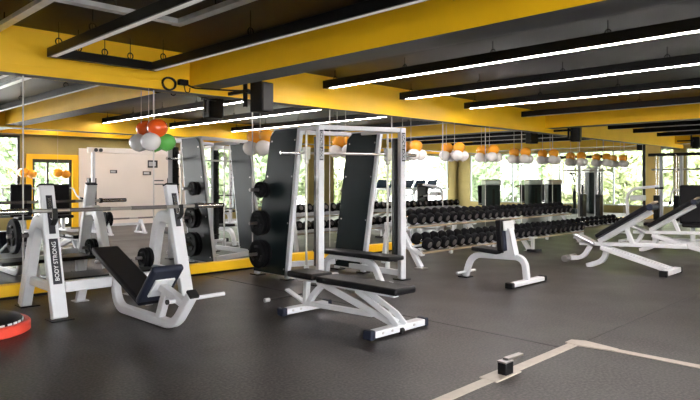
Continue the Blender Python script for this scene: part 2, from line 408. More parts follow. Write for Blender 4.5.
def barbell(loc, length, label, ax=(1, 0, 0)):
    t = thing('barbell', loc, label, 'barbell'); h = length/2; d = V(ax).normalized()
    MB().cyl(d*-(h-0.40), d*(h-0.40), 0.02, n=16).build('shaft', M['steel'], t)
    MB().cyl(d*-0.55, d*-0.12, 0.0215, n=16).build('knurled_grip', M['knurl'], t)
    MB().cyl(d*0.12, d*0.55, 0.0215, n=16).build('knurled_grip', M['knurl'], t)
    for s in (-1, 1):
        MB().cyl(d*s*(h-0.40), d*s*h, 0.03, n=18).build('sleeve', M['chrome'], t)
        MB().cyl(d*s*(h-0.41), d*s*(h-0.375), 0.038, n=18).build('collar', M['rubber'], t)
        MB().cyl(d*s*(h-0.02), d*s*(h+0.004), 0.03, n=18).build('end_cap', M['rubber'], t)
    return t
barbell((3.0, 6.60, 1.085), 2.66, 'empty olympic barbell resting across the hooks of the left press station')

# weight plates: axis along local X
def make_plate(name, r, th, loc, label, group=None):
    t = thing(name, loc, label, 'weight plate', group)
    d = V((1, 0, 0)); p0 = d*(-th/2)
    MB().lathe(p0, d, [(0, 0.027), (0, 0.06), (0.006, 0.064), (0.006, r*0.70), (0, r*0.78), (0, r*0.95), (0.008, r), (th-0.008, r), (th, r*0.95), (th, r*0.78), (th-0.006, r*0.70), (th-0.006, 0.064), (th, 0.06), (th, 0.027)], 36, cap=False).lathe(p0, d, [(0, 0.0265), (th, 0.0265)], 24, cap=False).build('disc', M['plate'], t)
    MB().lathe(d*(-th/2-0.002), d, [(0, 0.027), (0, 0.042), (th+0.004, 0.042), (th+0.004, 0.027)], 24, cap=False).build('hub_ring', M['plate'], t)
    for k in range(3):
        gb = MB()
        w = 2*PI*k/3 + PI/2
        cy, cz = math.cos(w)*r*0.60, math.sin(w)*r*0.60
        pts = []
        for q in range(-4, 5):
            ww = w + q*0.105
            pts.append((-th/2-0.001, math.cos(ww)*r*0.56, math.sin(ww)*r*0.56))
        gb.tube(pts, r*0.075, 8)
        gb.build('grip_rib', M['rubber'], t)
    return t
make_plate('weight_plate', 0.19, 0.05, (2.08, 7.15, 0.80), 'black rubber weight plate on the left storage peg of the left press station')
make_plate('weight_plate', 0.125, 0.05, (3.60, 7.15, 0.44), 'small black plate on the low peg of the left press station, against its leg', 'plates on the low peg')
make_plate('weight_plate', 0.12, 0.045, (3.54, 7.15, 0.44), 'small black plate on the low peg of the left press station, at peg tip', 'plates on the low peg')

# red balance trainer at the left edge
t = thing('balance_trainer', (1.53, 6.36, 0), 'round red rimmed balance trainer with black padded top on floor at left edge', 'balance trainer')
MB().lathe((0, 0, 0), (0, 0, 1), [(0.0, 0.43), (0.012, 0.45), (0.085, 0.45), (0.10, 0.435), (0.10, 0.40), (0.07, 0.39)], 56, cap=False).lathe((0, 0, 0.0), (0, 0, 1), [(0.0, 0.43), (0.001, 0.02)], 56, cap=False).build('rim', M['red'], t)
MB().lathe((0, 0, 0.065), (0, 0, 1), [(0.0, 0.385), (0.055, 0.38), (0.075, 0.36), (0.10, 0.25), (0.115, 0.12), (0.12, 0.01)], 56).build('padded_top', M['black_pad'], t)
for q in (-72, -60, -50, -40, -24, -14):
    w = math.radians(q)
    MB().box((math.cos(w)*0.384, math.sin(w)*0.384, 0.10), (0.006, 0.045, 0.026), Matrix.Rotation(w, 3, 'Z')).build('label_mark', M['lettering'], t)

# ------------------------------------------------------------------ smith machine
R0 = V((6.05, 6.2, 0))
t = thing('smith_machine', tuple(R0), 'tall white smith machine with dark shields and its own guided bar', 'gym machine')
PL, PR = V((5.45, 6.01, 0)), V((6.60, 5.57, 0))
SL = [V((5.45, 6.70, 0)), V((5.45, 7.40, 0)), V((5.45, 6.42, 2.08)), V((5.45, 6.97, 2.08))]
SR = [V((6.68, 6.40, 0)), V((6.68, 6.97, 0)), V((6.68, 6.06, 2.08)), V((6.68, 6.64, 2.08))]
wdir = (PR-PL).normalized()
for i, P in enumerate((PL, PR)):
    po = MB().sweep([P-R0+V((0, 0, 0.012)), P-R0+V((0, 0, 2.13))], wdir, 0.085, 0.10).build('front_post', M['white'], t, 0.01)
    MB().box(P-R0+V((0, 0, 0.008)), (0.17, 0.19, 0.016)).build('base_plate', M['black_metal'], t, 0.003)
    fn = V((0, 0, 1)).cross(wdir)  # toward mirror
    fr = -fn
    bz = 1.86
    MB().sweep([P-R0+fr*0.053+V((0, 0, bz-0.20)), P-R0+fr*0.053+V((0, 0, bz+0.20))], wdir, 0.052, 0.006).build('name_badge', M['badge'], t, 0.002)
    lettering('lettering', 'BODY STRONG', 0.052, frame_mat((0, 0, 1), -wdir, fr, P-R0+fr*0.0575+V((0, 0, bz))), t, M['lettering'])
for S_, P in ((SL, PL), (SR, PR)):
    for a_, b_ in ((0, 2), (1, 3)):
        MB().sweep([S_[a_]-R0+V((0, 0, 0.01)), S_[b_]-R0], (1, 0, 0), 0.06, 0.075).build('slanted_tube', M['white'], t, 0.008)
    x = S_[0].x - 0.036 - R0.x
    poly = [S_[0]+V((0, 0.01, 0.06)), S_[1]+V((0, 0.03, 0.06)), S_[3]+V((0, 0.05, -0.06)), S_[3]+V((0, -0.06, 0.03)), S_[2]+V((0, 0.01, 0.03))]
    MB().prism([V((x, q.y-R0.y, q.z)) for q in poly], (-0.012, 0, 0)).build('side_shield', M['shield'], t, 0.004)
    sb = MB()
    for za in (0.15, 0.8, 1.45, 1.95):
        for e in (0, 1):
            k_ = za/2.08; y_ = (S_[e].y*(1-k_) + S_[e+2].y*k_) - R0.y + (0.03 if e == 0 else -0.02)
            sb.cyl((x-0.012, y_, za), (x-0.018, y_, za), 0.012, n=10)
    sb.build('shield_screws', M['steel'], t)
    MB().sweep([P-R0+V((0, 0, 0.09)), S_[1]-R0+V((0, 0, 0.09))], V((0, 0, 1)), 0.08, 0.06).build('base_rail', M['white'], t, 0.008)
    MB().sweep([P-R0+V((0, 0, 2.10)), S_[3]-R0+V((0, 0, 0.02))], V((0, 0, 1)), 0.06, 0.06).build('top_rail', M['white'], t, 0.008)
    MB().box(S_[1]-R0+V((0, -0.02, 0.008)), (0.16, 0.18, 0.016)).build('base_plate', M['black_metal'], t, 0.003)
    MB().box(S_[0]-R0+V((0, 0, 0.008)), (0.14, 0.16, 0.016)).build('base_plate', M['black_metal'], t, 0.003)
MB().sweep([PL-R0+V((0, 0, 2.10)), PR-R0+V((0, 0, 2.10))], (0, 0, 1), 0.06, 0.06).build('top_beam', M['white'], t, 0.008)
MB().sweep([SL[3]-R0+V((0, 0, 0.02)), SR[3]-R0+V((0, 0, 0.02))], (0, 0, 1), 0.06, 0.06).build('top_beam', M['white'], t, 0.008)
MB().sweep([SL[1]-R0+V((0, 0, 0.12)), SR[1]-R0+V((0, 0, 0.12))], (0, 0, 1), 0.08, 0.06).build('rear_crossbar', M['white'], t, 0.008)
GL, GR = V((5.47, 6.31, 0))-R0, V((6.64, 5.87, 0))-R0
for G in (GL, GR):
    MB().cyl(G+V((0, 0, 0.10)), G+V((0, 0, 2.10)), 0.016).build('guide_rod', M['steel'], t)
    MB().cyl(G+V((0, 0, 0.11)), G+V((0, 0, 0.24)), 0.034).build('bumper', M['silver_plastic'], t)
    MB().box(G+V((0, 0, 1.765)), (0.085, 0.085, 0.17)).cyl(G+V((0, 0, 1.62)), G+V((0, 0, 1.69)), 0.035).build('carriage', M['steel'], t, 0.01)
bd = (GR-GL).normalized(); zb = V((0, 0, 1.765))
MB().cyl(GL-bd*0.36+zb, GR+bd*0.46+zb, 0.017).build('guided_bar', M['steel'], t)
MB().cyl(GL-bd*0.37+zb, GL-bd*0.10+zb, 0.023).build('bar_sleeve', M['chrome'], t)
MB().cyl(GR+bd*0.16+zb, GR+bd*0.47+zb, 0.023).build('bar_sleeve', M['chrome'], t)
for G, P in ((GL, PL), (GR, PR)):
    q = P - R0 + V((0, 0, 1)).cross(wdir)*0.088 - (wdir*0.05 if P is PR else V((0, 0, 0)))
    hb = MB().sweep([q+V((0, 0, 0.25)), q+V((0, 0, 1.98))], wdir, 0.085, 0.07)
    for kk in range(12):
        hb.cyl(q+V((0, 0, 0.34+kk*0.14)), q+V((0, 0, 1)).cross(wdir)*0.0+V((0, 0, 1)).cross(wdir)*0.07+V((0, 0, 0.34+kk*0.14)), 0.016, n=10)
    hb.build('hook_and_shade_rail', M['black_metal'], t, 0.003)  # left post has no hooks; its black rail stands for the shaded side
for x_, y_, z_, s in ((5.40, 7.06, 1.26, -1), (5.40, 7.06, 0.79, -1), (5.40, 7.06, 0.352, -1), (6.71, 6.9, 1.26, 1), (6.71, 6.95, 0.80, 1)):
    MB().cyl(V((x_, y_, z_))-R0, V((x_+s*0.33, y_, z_))-R0, 0.022).build('storage_peg', M['knurl'], t)
for x_, z_, r_, w_ in ((5.25, 1.26, 0.115, 'topmost'), (5.22, 0.79, 0.18, 'middle'), (5.22, 0.352, 0.20, 'lowest')):
    make_plate('weight_plate', r_, 0.06, (x_, 7.06, z_), 'black grip weight plate on the %s left side peg of the smith machine' % w_, 'plates on the smith machine')
    make_plate('weight_plate', r_*0.97, 0.05, (x_+0.075, 7.06, z_), 'second black plate behind the outer one on the %s left smith peg' % w_, 'plates on the smith machine')
make_plate('weight_plate', 0.17, 0.05, (6.90, 6.9, 1.26), 'black weight plate on the upper peg behind the right smith shield', 'plates on the smith machine')
make_plate('weight_plate', 0.17, 0.05, (6.90, 6.95, 0.80), 'black weight plate on the lower peg behind the right smith shield', 'plates on the smith machine')

# ------------------------------------------------------------------ plain flat bench (inside the smith machine)
def flat_bench(loc, label, rz=0):
    t = thing('flat_bench', loc, label, 'weight bench', None, rz)
    MB().box((0, 0, 0.40), (0.29, 1.46, 0.06)).build('pad', M['black_pad'], t, 0.022, 3)
    MB().sweep(fillet([(0, 0.62, 0.02), (0, 0.56, 0.335), (0, -0.30, 0.335), (0, -0.48, 0.02)], 0.18, 8), (1, 0, 0), 0.075, 0.075).build('frame', M['white'], t, 0.01)
    MB().box((0, 0.62, 0.03), (0.46, 0.08, 0.06)).build('foot', M['white'], t, 0.01)
    MB().box((0, -0.49, 0.03), (0.34, 0.08, 0.06)).build('foot', M['white'], t, 0.01)
    return t
flat_bench((5.92, 5.80, 0), 'flat black bench standing inside the frame of the smith machine')

# ------------------------------------------------------------------ adjustable bench in the foreground
R0 = V((4.26, 4.3, 0))
t = thing('adjustable_bench', tuple(R0), 'white framed flat adjustable bench with long black pad in the centre foreground', 'weight bench')
MB().bb(-0.15, 0.15, 3.54-4.3, 4.61-4.3, 0.365, 0.43).build('back_pad', M['black_pad'], t, 0.024, 3)
MB().bb(-0.15, 0.15, 4.66-4.3, 5.07-4.3, 0.375, 0.44).build('seat_pad', M['black_pad'], t, 0.024, 3)
MB().bb(-0.035, 0.035, 3.66-4.3, 4.6-4.3, 0.325, 0.368).build('pad_rail', M['white'], t, 0.006)
MB().bb(-0.05, 0.05, 4.64-4.3, 5.0-4.3, 0.335, 0.378).build('seat_rail', M['white'], t, 0.006)
for yy, hw in ((3.65, 0.36), (4.93, 0.30)):
    ft = MB().box((0, yy-4.3, 0.05), (2*hw, 0.10, 0.06)).build('foot_bar', M['white'], t, 0.008)
    for s in (-1, 1):
        MB().box((s*(hw+0.012), yy-4.3, 0.05), (0.06, 0.108, 0.085)).build('rubber_cap', M['blue_pad'], ft, 0.012)
    bolts = MB()
    for q in (-0.7, -0.35, 0.5): bolts.cyl((q*hw, yy-4.3-0.05, 0.055), (q*hw, yy-4.3-0.056, 0.055), 0.012, n=10)
    bolts.build('bolt', M['steel'], ft)
MB().cyl((-0.02, 3.60-4.3, 0.03), (0.02, 3.60-4.3, 0.03), 0.028).build('transport_wheel', M['rubber'], t)
MB().sweep([(0, 3.66-4.3, 0.085), (0, 4.66-4.3, 0.345)], (1, 0, 0), 0.07, 0.075).build('spine_tube', M['white'], t, 0.008)
lad = MB()
for s in (-1, 1): lad.sweep([(s*0.028, 3.78-4.3, 0.165), (s*0.028, 4.42-4.3, 0.335)], (1, 0, 0), 0.008, 0.06)
for q in range(6):
    lad.cyl((-0.045, 3.85-4.3+q*0.09, 0.205+q*0.0235), (0.045, 3.85-4.3+q*0.09, 0.205+q*0.0235), 0.011, n=10)
lad.build('adjustment_ladder', M['steel'], t)
for s in (-1, 1): MB().sweep([(s*0.055, 3.60-4.3, 0.075), (s*0.055, 3.70-4.3, 0.16), (s*0.055, 4.12-4.3, 0.345)], (1, 0, 0), 0.02, 0.06).build('support_arm', M['white'], t, 0.005)
MB().sweep([(0, 4.92-4.3, 0.085), (0, 4.90-4.3, 0.345)], (1, 0, 0), 0.06, 0.05).build('seat_post', M['white'], t, 0.006)
MB().sweep(fillet([(0, 4.88-4.3, 0.09), (0, 4.80-4.3, 0.20), (0, 4.64-4.3, 0.335)], 0.06), (1, 0, 0), 0.06, 0.055).build('seat_brace', M['white'], t, 0.006)
MB().sweep([(0, 4.90-4.3, 0.10), (0, 3.95-4.3, 0.125)], (1, 0, 0), 0.05, 0.05).build('lower_rail', M['white'], t, 0.006)
MB().sweep([(0.0, 4.94-4.3, 0.10), (0.0, 5.24-4.3, 0.20)], (1, 0, 0), 0.06, 0.022).build('carry_handle', M['white'], t, 0.004)

t = thing('extension_cord', (4.30, 5.63, 0.0), 'thin black cord with a pale plug lying on floor behind the foreground bench', 'cord')
MB().tube(fillet([(0.0, 0, 0.02), (0.2, 0.03, 0.012), (0.56, 0.07, 0.01)], 0.1), 0.009, 8).build('lead', M['black_metal'], t)
MB().cyl((-0.05, 0, 0.024), (0.02, 0, 0.024), 0.024, n=14).build('plug', M['white'], t, 0.004)
# ------------------------------------------------------------------ utility bench with upright back
R0 = V((7.43, 4.6, 0))
t = thing('utility_bench', tuple(R0), 'white utility bench with short upright back standing in mid floor before the dumbbell rack', 'weight bench')
Y = lambda y: y - 4.6
MB().sweep(fillet([(0, Y(5.07), 0.012), (0, Y(4.96), 0.34), (0, Y(4.13), 0.365), (0, Y(4.10), 0.06)], 0.22, 9), (1, 0, 0), 0.07, 0.085).build('arch_frame', M['white'], t, 0.012)
MB().box((0, Y(4.10), 0.045), (0.84, 0.10, 0.055)).build('front_foot', M['white'], t, 0.01)
for s in (-1, 1): MB().box((s*0.43, Y(4.10), 0.045), (0.07, 0.11, 0.075)).build('rubber_cap', M['rubber'], t, 0.012)
MB().box((0, Y(5.07), 0.008), (0.16, 0.16, 0.016)).build('foot_plate', M['rubber'], t, 0.004)
MB().cyl((-0.23, Y(5.06), 0.08), (0.23, Y(5.06), 0.08), 0.018).build('step_bar', M['white'], t)
MB().box((0, Y(4.68), 0.425), (0.28, 0.42, 0.06), rotx(0.05)).build('seat_pad', M['black_pad'], t, 0.02, 3)
MB().box((0, Y(4.435), 0.645), (0.31, 0.09, 0.43), rotx(-0.09)).build('back_pad', M['black_pad'], t, 0.022, 3)
MB().box((0, Y(4.385), 0.58), (0.26, 0.03, 0.28), rotx(-0.09)).build('pad_edge', M['blue_pad'], t, 0.01)
MB().box((0, Y(4.372), 0.78), (0.27, 0.02, 0.13), rotx(-0.09)).build('pad_backing', M['silver_plastic'], t, 0.006)
MB().prism([(-0.06, Y(4.42), 0.36), (-0.06, Y(4.24), 0.36), (-0.06, Y(4.33), 0.74), (-0.06, Y(4.375), 0.76)], (0.012, 0, 0)).prism([(0.05, Y(4.42), 0.36), (0.05, Y(4.24), 0.36), (0.05, Y(4.33), 0.74), (0.05, Y(4.375), 0.76)], (0.012, 0, 0)).prism([(-0.06, Y(4.24), 0.36), (-0.06, Y(4.255), 0.36), (-0.06, Y(4.345), 0.74), (-0.06, Y(4.33), 0.74)], (0.12, 0, 0)).build('back_bracket', M['white'], t, 0.003)
MB().box((0.0, Y(4.285), 0.52), (0.035, 0.006, 0.20), rotx(-0.23)).build('badge', M['badge'], t)

# ------------------------------------------------------------------ adjustable incline benches on the right
def incline_bench(loc, label):
    t = thing('incline_bench', loc, label, 'weight bench', 'incline benches at the right')
    Y = lambda y: y - 3.7
    a = math.atan2(0.47, 0.73)
    d = V((0, -math.cos(a), math.sin(a))); c0 = V((0, Y(4.08), 0.49))
    nn = V((0, math.sin(a), math.cos(a)))
    MB().box(c0 + d*0.44 + nn*0.03, (0.30, 0.92, 0.065), rotx(-a)).build('back_pad', M['black_pad'], t, 0.022, 3)
    MB().sweep([c0 - nn*0.05 - d*0.06, c0 + d*0.88 - nn*0.05], (1, 0, 0), 0.10, 0.08).build('back_frame', M['white'], t, 0.01)
    e = c0 + d*0.93
    MB().cyl(e + V((-0.15, 0, 0)), e + V((0.15, 0, 0)), 0.05).build('head_roll', M['blue_pad'], t, 0.01)
    MB().box(e + V((0, 0.03, 0.03)), (0.16, 0.20, 0.03), rotx(-a)).build('head_plate', M['tan'], t, 0.008)
    MB().sweep([(0, Y(4.42), 0.37), (0, Y(2.82), 0.43)], (1, 0, 0), 0.10, 0.06).build('main_rail', M['white'], t, 0.01)
    MB().sweep([(-0.08, Y(4.05), 0.33), (-0.08, Y(3.05), 0.07)], (1, 0, 0), 0.06, 0.07).sweep([(0.08, Y(4.05), 0.33), (0.08, Y(3.05), 0.07)], (1, 0, 0), 0.06, 0.07).build('lower_tube', M['white'], t, 0.008)
    ft = MB().box((0, Y(3.04), 0.05), (0.62, 0.10, 0.075)).build('foot_bar', M['white'], t, 0.01)
    for s in (-1, 1): MB().box((s*0.32, Y(3.04), 0.045), (0.06, 0.11, 0.09)).build('rubber_cap', M['rubber'], ft, 0.01)
    MB().sweep([c0 + d*0.42 - nn*0.07, V((0, Y(3.58), 0.40))], (1, 0, 0), 0.06, 0.06).build('back_strut', M['white'], t, 0.006)
    MB().sweep(fillet([(0, Y(3.98), 0.36), (0, Y(4.02), 0.12), (0, Y(4.30), 0.012)], 0.22, 8), (1, 0, 0), 0.09, 0.08).build('rear_leg', M['white'], t, 0.01)
    MB().sweep(fillet([(0, Y(4.25), 0.34), (0, Y(4.36), 0.14), (0, Y(4.60), 0.11)], 0.14, 8), (1, 0, 0), 0.08, 0.07).build('roller_arm', M['white'], t, 0.01)
    for s in (-1, 1): MB().cyl((s*0.05, Y(4.60), 0.115), (s*0.20, Y(4.60), 0.115), 0.055).build('foot_roller', M['steel'], t, 0.01)
    MB().box((0, Y(4.32), 0.44), (0.22, 0.34, 0.05), rotx(0.40)).build('seat_pad', M['galv'], t, 0.02, 3)
    return t
ib = incline_bench((9.75, 3.7, 0), 'white incline bench with raised black back pad, nearest of the two at right')
dup(ib, (12.6, 3.9, 0), 'white incline bench with raised black back pad standing behind the nearer incline bench')

# ------------------------------------------------------------------ dumbbell rack and dumbbells
RX0, RX1 = 7.62, 13.45
t = thing('dumbbell_rack', (10.5, 6.3, 0), 'long two tier white dumbbell rack along the mirror wall full of black dumbbells', 'dumbbell rack')
R0 = V((10.5, 6.3, 0))
TIERS = ((6.155, 0.32, 'lower'), (6.455, 0.705, 'upper'))   # centre y, saddle height at centre
TA = math.radians(17)
ROTT = rotx(TA)
for (yc, zc, nm) in TIERS:
    for dy in (-0.075, 0.075):
        c = V(((RX0+RX1)/2, yc, zc)) + ROTT @ V((0, dy*1.0, -0.0)) - R0
        MB().box(c, (RX1-RX0, 0.045, 0.03), ROTT).build('saddle_rail', M['white'], t, 0.006)
    c = V(((RX0+RX1)/2, yc, zc)) + ROTT @ V((0, -0.16, -0.03)) - R0
    MB().box(c, (RX1-RX0, 0.02, 0.028), ROTT).build('front_lip', M['tan'], t, 0.005)
for x_ in (RX0+0.02, 9.55, 11.07, RX1-0.1):
    for (yc, zc, nm) in TIERS:
        MB().box(V((x_, yc, zc-0.03)) + ROTT @ V((0, 0.02, -0.02)) - R0, (0.10, 0.36, 0.05), ROTT).build('tier_bracket', M['white'], t, 0.006)
    MB().sweep(fillet([V((x_, 6.05, 0.012))-R0, V((x_, 6.50, 0.66))-R0, V((x_, 6.80, 0.66))-R0], 0.12), (1, 0, 0), 0.085, 0.075).build('slanted_leg', M['white'], t, 0.01)
    MB().sweep([V((x_, 6.85, 0.012))-R0, V((x_, 6.75, 0.66))-R0], (1, 0, 0), 0.07, 0.06).build('rear_leg', M['white'], t, 0.01)
    MB().box(V((x_, 6.05, 0.008))-R0, (0.16, 0.16, 0.016)).build('foot_plate', M['steel'], t, 0.003)
MB().box(V((11.07, 5.98, 0.15))-R0, (0.07, 0.05, 0.24)).box(V((11.07, 5.98, 0.265))-R0, (0.22, 0.10, 0.03)).build('centre_leg', M['white'], t, 0.005)
MB().box(V((11.07, 5.95, 0.02))-R0, (0.24, 0.20, 0.04)).build('rubber_foot', M['rubber'], t, 0.01)

def head_profile(r, w): return [(0, r*0.55), (0.0, r*0.80), (0.012, r*0.97), (0.02, r), (w-0.02, r), (w-0.012, r*0.97), (w, r*0.8), (w, r*0.55)]
def make_dumbbell(r, loc, label, group, tilt=TA):
    t = thing('dumbbell', loc, label, 'dumbbell', group)
    t.rotation_euler = (tilt, 0, random.uniform(-0.05, 0.05))
    hw = 0.105
    MB().cyl((0, -0.075, 0), (0, 0.075, 0), 0.018, n=12).build('handle', M['chrome'], t)
    for s in (-1, 1):
        h = MB().lathe((0, s*0.065, 0), (0, s, 0), head_profile(r, hw), 18).build('head', M['plate'], t)
        MB().lathe((0, s*(0.065+hw-0.001), 0), (0, s, 0), [(0, r*0.54), (0.003, r*0.50)], 16).build('end_cap', M['knurl'], h)
    return t
protos = {}
n = 26
for (yc, zc, nm) in TIERS:
    for i in range(n):
        x_ = RX0 + 0.14 + i*(RX1-RX0-0.24)/(n-1)
        r = (0.098 - 0.0006*i) if nm == 'lower' else (0.090 - 0.0006*i)
        lab = '%s round black dumbbell from the left on the %s tier of the long rack' % (ORD[i], nm)
        c = V((x_, yc, zc)) + ROTT @ V((0, 0, r+0.004))
        grp = 'dumbbells on the %s tier' % nm
        key = (nm, i//9)
        if key not in protos: protos[key] = make_dumbbell(r, c, lab, grp)
        else:
            d_ = dup(protos[key], c, lab); d_.rotation_euler = (TA, 0, random.uniform(-0.06, 0.06))
        
# low second rack farther right with small dumbbells
t = thing('low_dumbbell_rack', (15.3, 6.4, 0), 'low single tier dumbbell rack beyond the right end of the long rack', 'dumbbell rack')
R0 = V((15.3, 6.4, 0))
MB().box((0, -0.075, 0.30), (2.4, 0.05, 0.03)).box((0, 0.09, 0.34), (2.4, 0.05, 0.03)).build('saddle_rail', M['white'], t, 0.005)
for s in (-1, 1): MB().sweep([(s*1.1, -0.2, 0.02), (s*1.1, 0.2, 0.02)], (1, 0, 0), 0.07, 0.04).sweep([(s*1.1, 0.0, 0.02), (s*1.1, 0.0, 0.32)], (1, 0, 0), 0.07, 0.07).build('leg', M['white'], t, 0.006)
for i in range(9):
    make = make_dumbbell if i == 0 else None
    lab = '%s small black dumbbell from the left on the low rack beyond the long one' % ORD[i]
    c = V((14.25+i*0.26, 6.4, 0.40))
    if i == 0: pd = make_dumbbell(0.06, c, lab, 'dumbbells on the low rack')
    else: dup(pd, c, lab)

# ------------------------------------------------------------------ balloons along the mirror top
def balloon(parent, c, r, m, name='balloon'):
    prof = []
    for k in range(13):
        a = PI*k/12
        z = -math.cos(a)*r*(0.98 if a < PI/2 else 0.86); q = math.sin(a)*r
        prof.append((z, max(q, 0.002)))
    MB().lathe(c, (0, 0, 1), [(-r*1.06, 0.012), (-r*0.99, 0.004)] + prof[1:], 20).build(name, m, parent)
bx = [3.97, 5.85, 7.75, 9.6, 11.1, 12.5, 14.0, 15.5, 17.2, 19.0, 20.3]
for i, x_ in enumerate(bx):
    if i == 0: lab = 'balloon bunch with red-orange, grey and green balloons hanging above the left press station'
    elif i == 1: lab = 'orange and white balloon bunch half hidden behind the left smith shield'
    elif i == 2: lab = 'orange and white balloon bunch seen through the smith machine frame'
    else: lab = '%s orange and white balloon bunch to the right of the smith machine, counting away' % ORD[i-3]
    t = thing('balloon_bunch', (x_, 7.862, 2.64), lab, 'balloons', 'balloon bunches along the mirror')
    zt = -0.53 + random.uniform(-0.02, 0.02)
    if i == 0:
        balloon(t, (0.10, -0.05, zt), 0.14, M['red_orange_b'])
        balloon(t, (0.0, -0.06, zt-0.19), 0.135, M['grey_b'])
        balloon(t, (0.235, -0.05, zt-0.19), 0.13, M['green_b'])
    else:
        balloon(t, (0.10, -0.05, zt), 0.135, M['orange_b'])
        balloon(t, (0.02, -0.06, zt-0.175), 0.13, M['white_b'])
        balloon(t, (0.25, -0.05, zt-0.175), 0.13, M['white_b'])
    MB().cyl((0, 0, zt-0.05), (0, 0, 0.02), 0.004, n=6).build('string', M['string'], t)

# ------------------------------------------------------------------ ceiling lights
def strip_light(x0, y0, y1, z, label, m, hang=6):
    t = thing('light_strip', (x0, y1, z), label, 'ceiling light', 'ceiling light strips')
    L_ = y1-y0
    MB().bb(-0.045, 0.045, -L_, 0, 0.008, 0.14).build('housing', M['black_metal'], t, 0.004)
    MB().bb(-0.018, 0.018, -L_+0.02, -0.14, 0.002, 0.010).build('diffuser', m, t)
    for k in range(hang):
        y_ = -0.25 - k*(L_-0.5)/(hang-1)
        MB().cyl((0, y_, 0.11), (0, y_, ZC-z), 0.005, n=6).tube([(math.cos(w)*0.0, y_+0.035*math.cos(w), 0.15+0.035*math.sin(w)) for w in [2*PI*q/12 for q in range(13)]], 0.006, 6).build('hanger', M['black_metal'], t)
    return t
strip_light(6.96, -0.4, 7.56, 2.92, 'lit long ceiling strip just right of the yellow cross beam', M['led'])
strip_light(8.93, -0.4, 7.56, 2.92, 'second lit ceiling strip right of the yellow cross beam', M['led'])
strip_light(11.06, -0.4, 7.56, 2.92, 'third lit ceiling strip right of the yellow cross beam', M['led'])
for x_, w_ in ((13.47, 'unlit black ceiling strip left of the far yellow cross beam'), (16.7, 'first unlit black ceiling strip beyond the far cross beam'),
               (18.6, 'second unlit black ceiling strip beyond the far cross beam'), (20.6, 'third unlit black ceiling strip beyond the far cross beam'), (22.8, 'fourth unlit black ceiling strip beyond the far cross beam')):
    strip_light(x_, -0.4, 7.56, 2.92, w_, M['unlit'], 4)
for x_, w_ in ((4.0, 'left'), (6.3, 'second'), (8.0, 'third'), (9.6, 'right')):  # the last strip is an added lamp that brightens the cream wall
    strip_light(x_, -2.45, -1.05, 2.92, 'short lit ceiling strip behind the rear yellow beam, the %s one in the mirror' % w_, M['led'], 2)
t = thing('rectangular_light', (2.6, 7.57, 2.83), 'black rectangular hanging light frame at upper left before the yellow beam', 'ceiling light')
MB().bb(-0.045, 0.045, -8.6, 0, 0.008, 0.115).build('side_rail', M['black_metal'], t, 0.004)
MB().bb(1.225, 1.315, -8.6, 0, 0.008, 0.115).build('side_rail', M['black_metal'], t, 0.004)
MB().bb(0.045, 1.225, -0.09, 0, 0.008, 0.115).build('end_rail', M['black_metal'], t, 0.004)
MB().bb(-0.028, 0.028, -8.5, -0.10, 0.002, 0.010).build('diffuser', M['led_dim'], t)
MB().bb(1.25, 1.29, -8.5, -0.10, 0.002, 0.010).build('diffuser', M['led_dim'], t)
for (hx, hy) in ((0, -0.25), (0, -1.2), (0, -3.5), (1.27, -0.3), (1.27, -2.2), (1.27, -4.5), (0.3, -0.045), (0.62, -0.045), (0.95, -0.045)):
    MB().cyl((hx, hy, 0.11), (hx, hy, ZC-2.83), 0.005, n=6).tube([(hx+0.035*math.cos(w), hy, 0.155+0.04*math.sin(w)) for w in [2*PI*q/12 for q in range(13)]], 0.008, 6).build('hanger', M['black_metal'], t)
t = thing('cable_tray', (2.03, 7.6, 3.06), 'grey metal cable tray zigzagging under the black ceiling at upper left', 'cable tray')
def chan(mb, a_, b_, side, w=0.11):
    a_, b_ = V(a_), V(b_); s = V(side)*(w/2)
    mb.sweep([a_, b_], side, w, 0.008)
    for q in (-1, 1): mb.sweep([a_+s*q+V((0, 0, 0.02)), b_+s*q+V((0, 0, 0.02))], side, 0.012, 0.05)
mb = MB(); chan(mb, (0, 0, 0), (0, -1.65, 0), (1, 0, 0), 0.075); mb.build('channel', M['galv'], t)
mb = MB(); chan(mb, (-0.05, -1.7, 0), (1.28, -1.7, 0), (0, 1, 0), 0.09); mb.build('channel', M['galv'], t)
mb = MB(); chan(mb, (1.30, -1.62, 0), (1.30, -9.5, 0), (1, 0, 0), 0.09); mb.build('channel', M['galv'], t)
for (hx, hy) in ((0, -0.3), (0, -1.4), (0.6, -1.7), (1.3, -2.4), (1.3, -5)):
    MB().cyl((hx, hy, 0.0), (hx, hy, ZC-3.06), 0.006, n=6).build('hanger', M['black_metal'], t)
o = MB().bb(1.50, 1.62, -2.5, 7.7, 3.09, 3.212).build('air_duct', M['galv'], None, 0.01)
tag(o, 'narrow grey metal duct on the ceiling at the extreme upper left corner', 'duct')
o = MB().cyl((4.50, YB+0.1, 3.19), (4.50, 7.82, 3.19), 0.022, n=12).build('conduit_pipe', M['black_metal'])
tag(o, 'thin black conduit along the side of the near yellow cross beam', 'conduit')

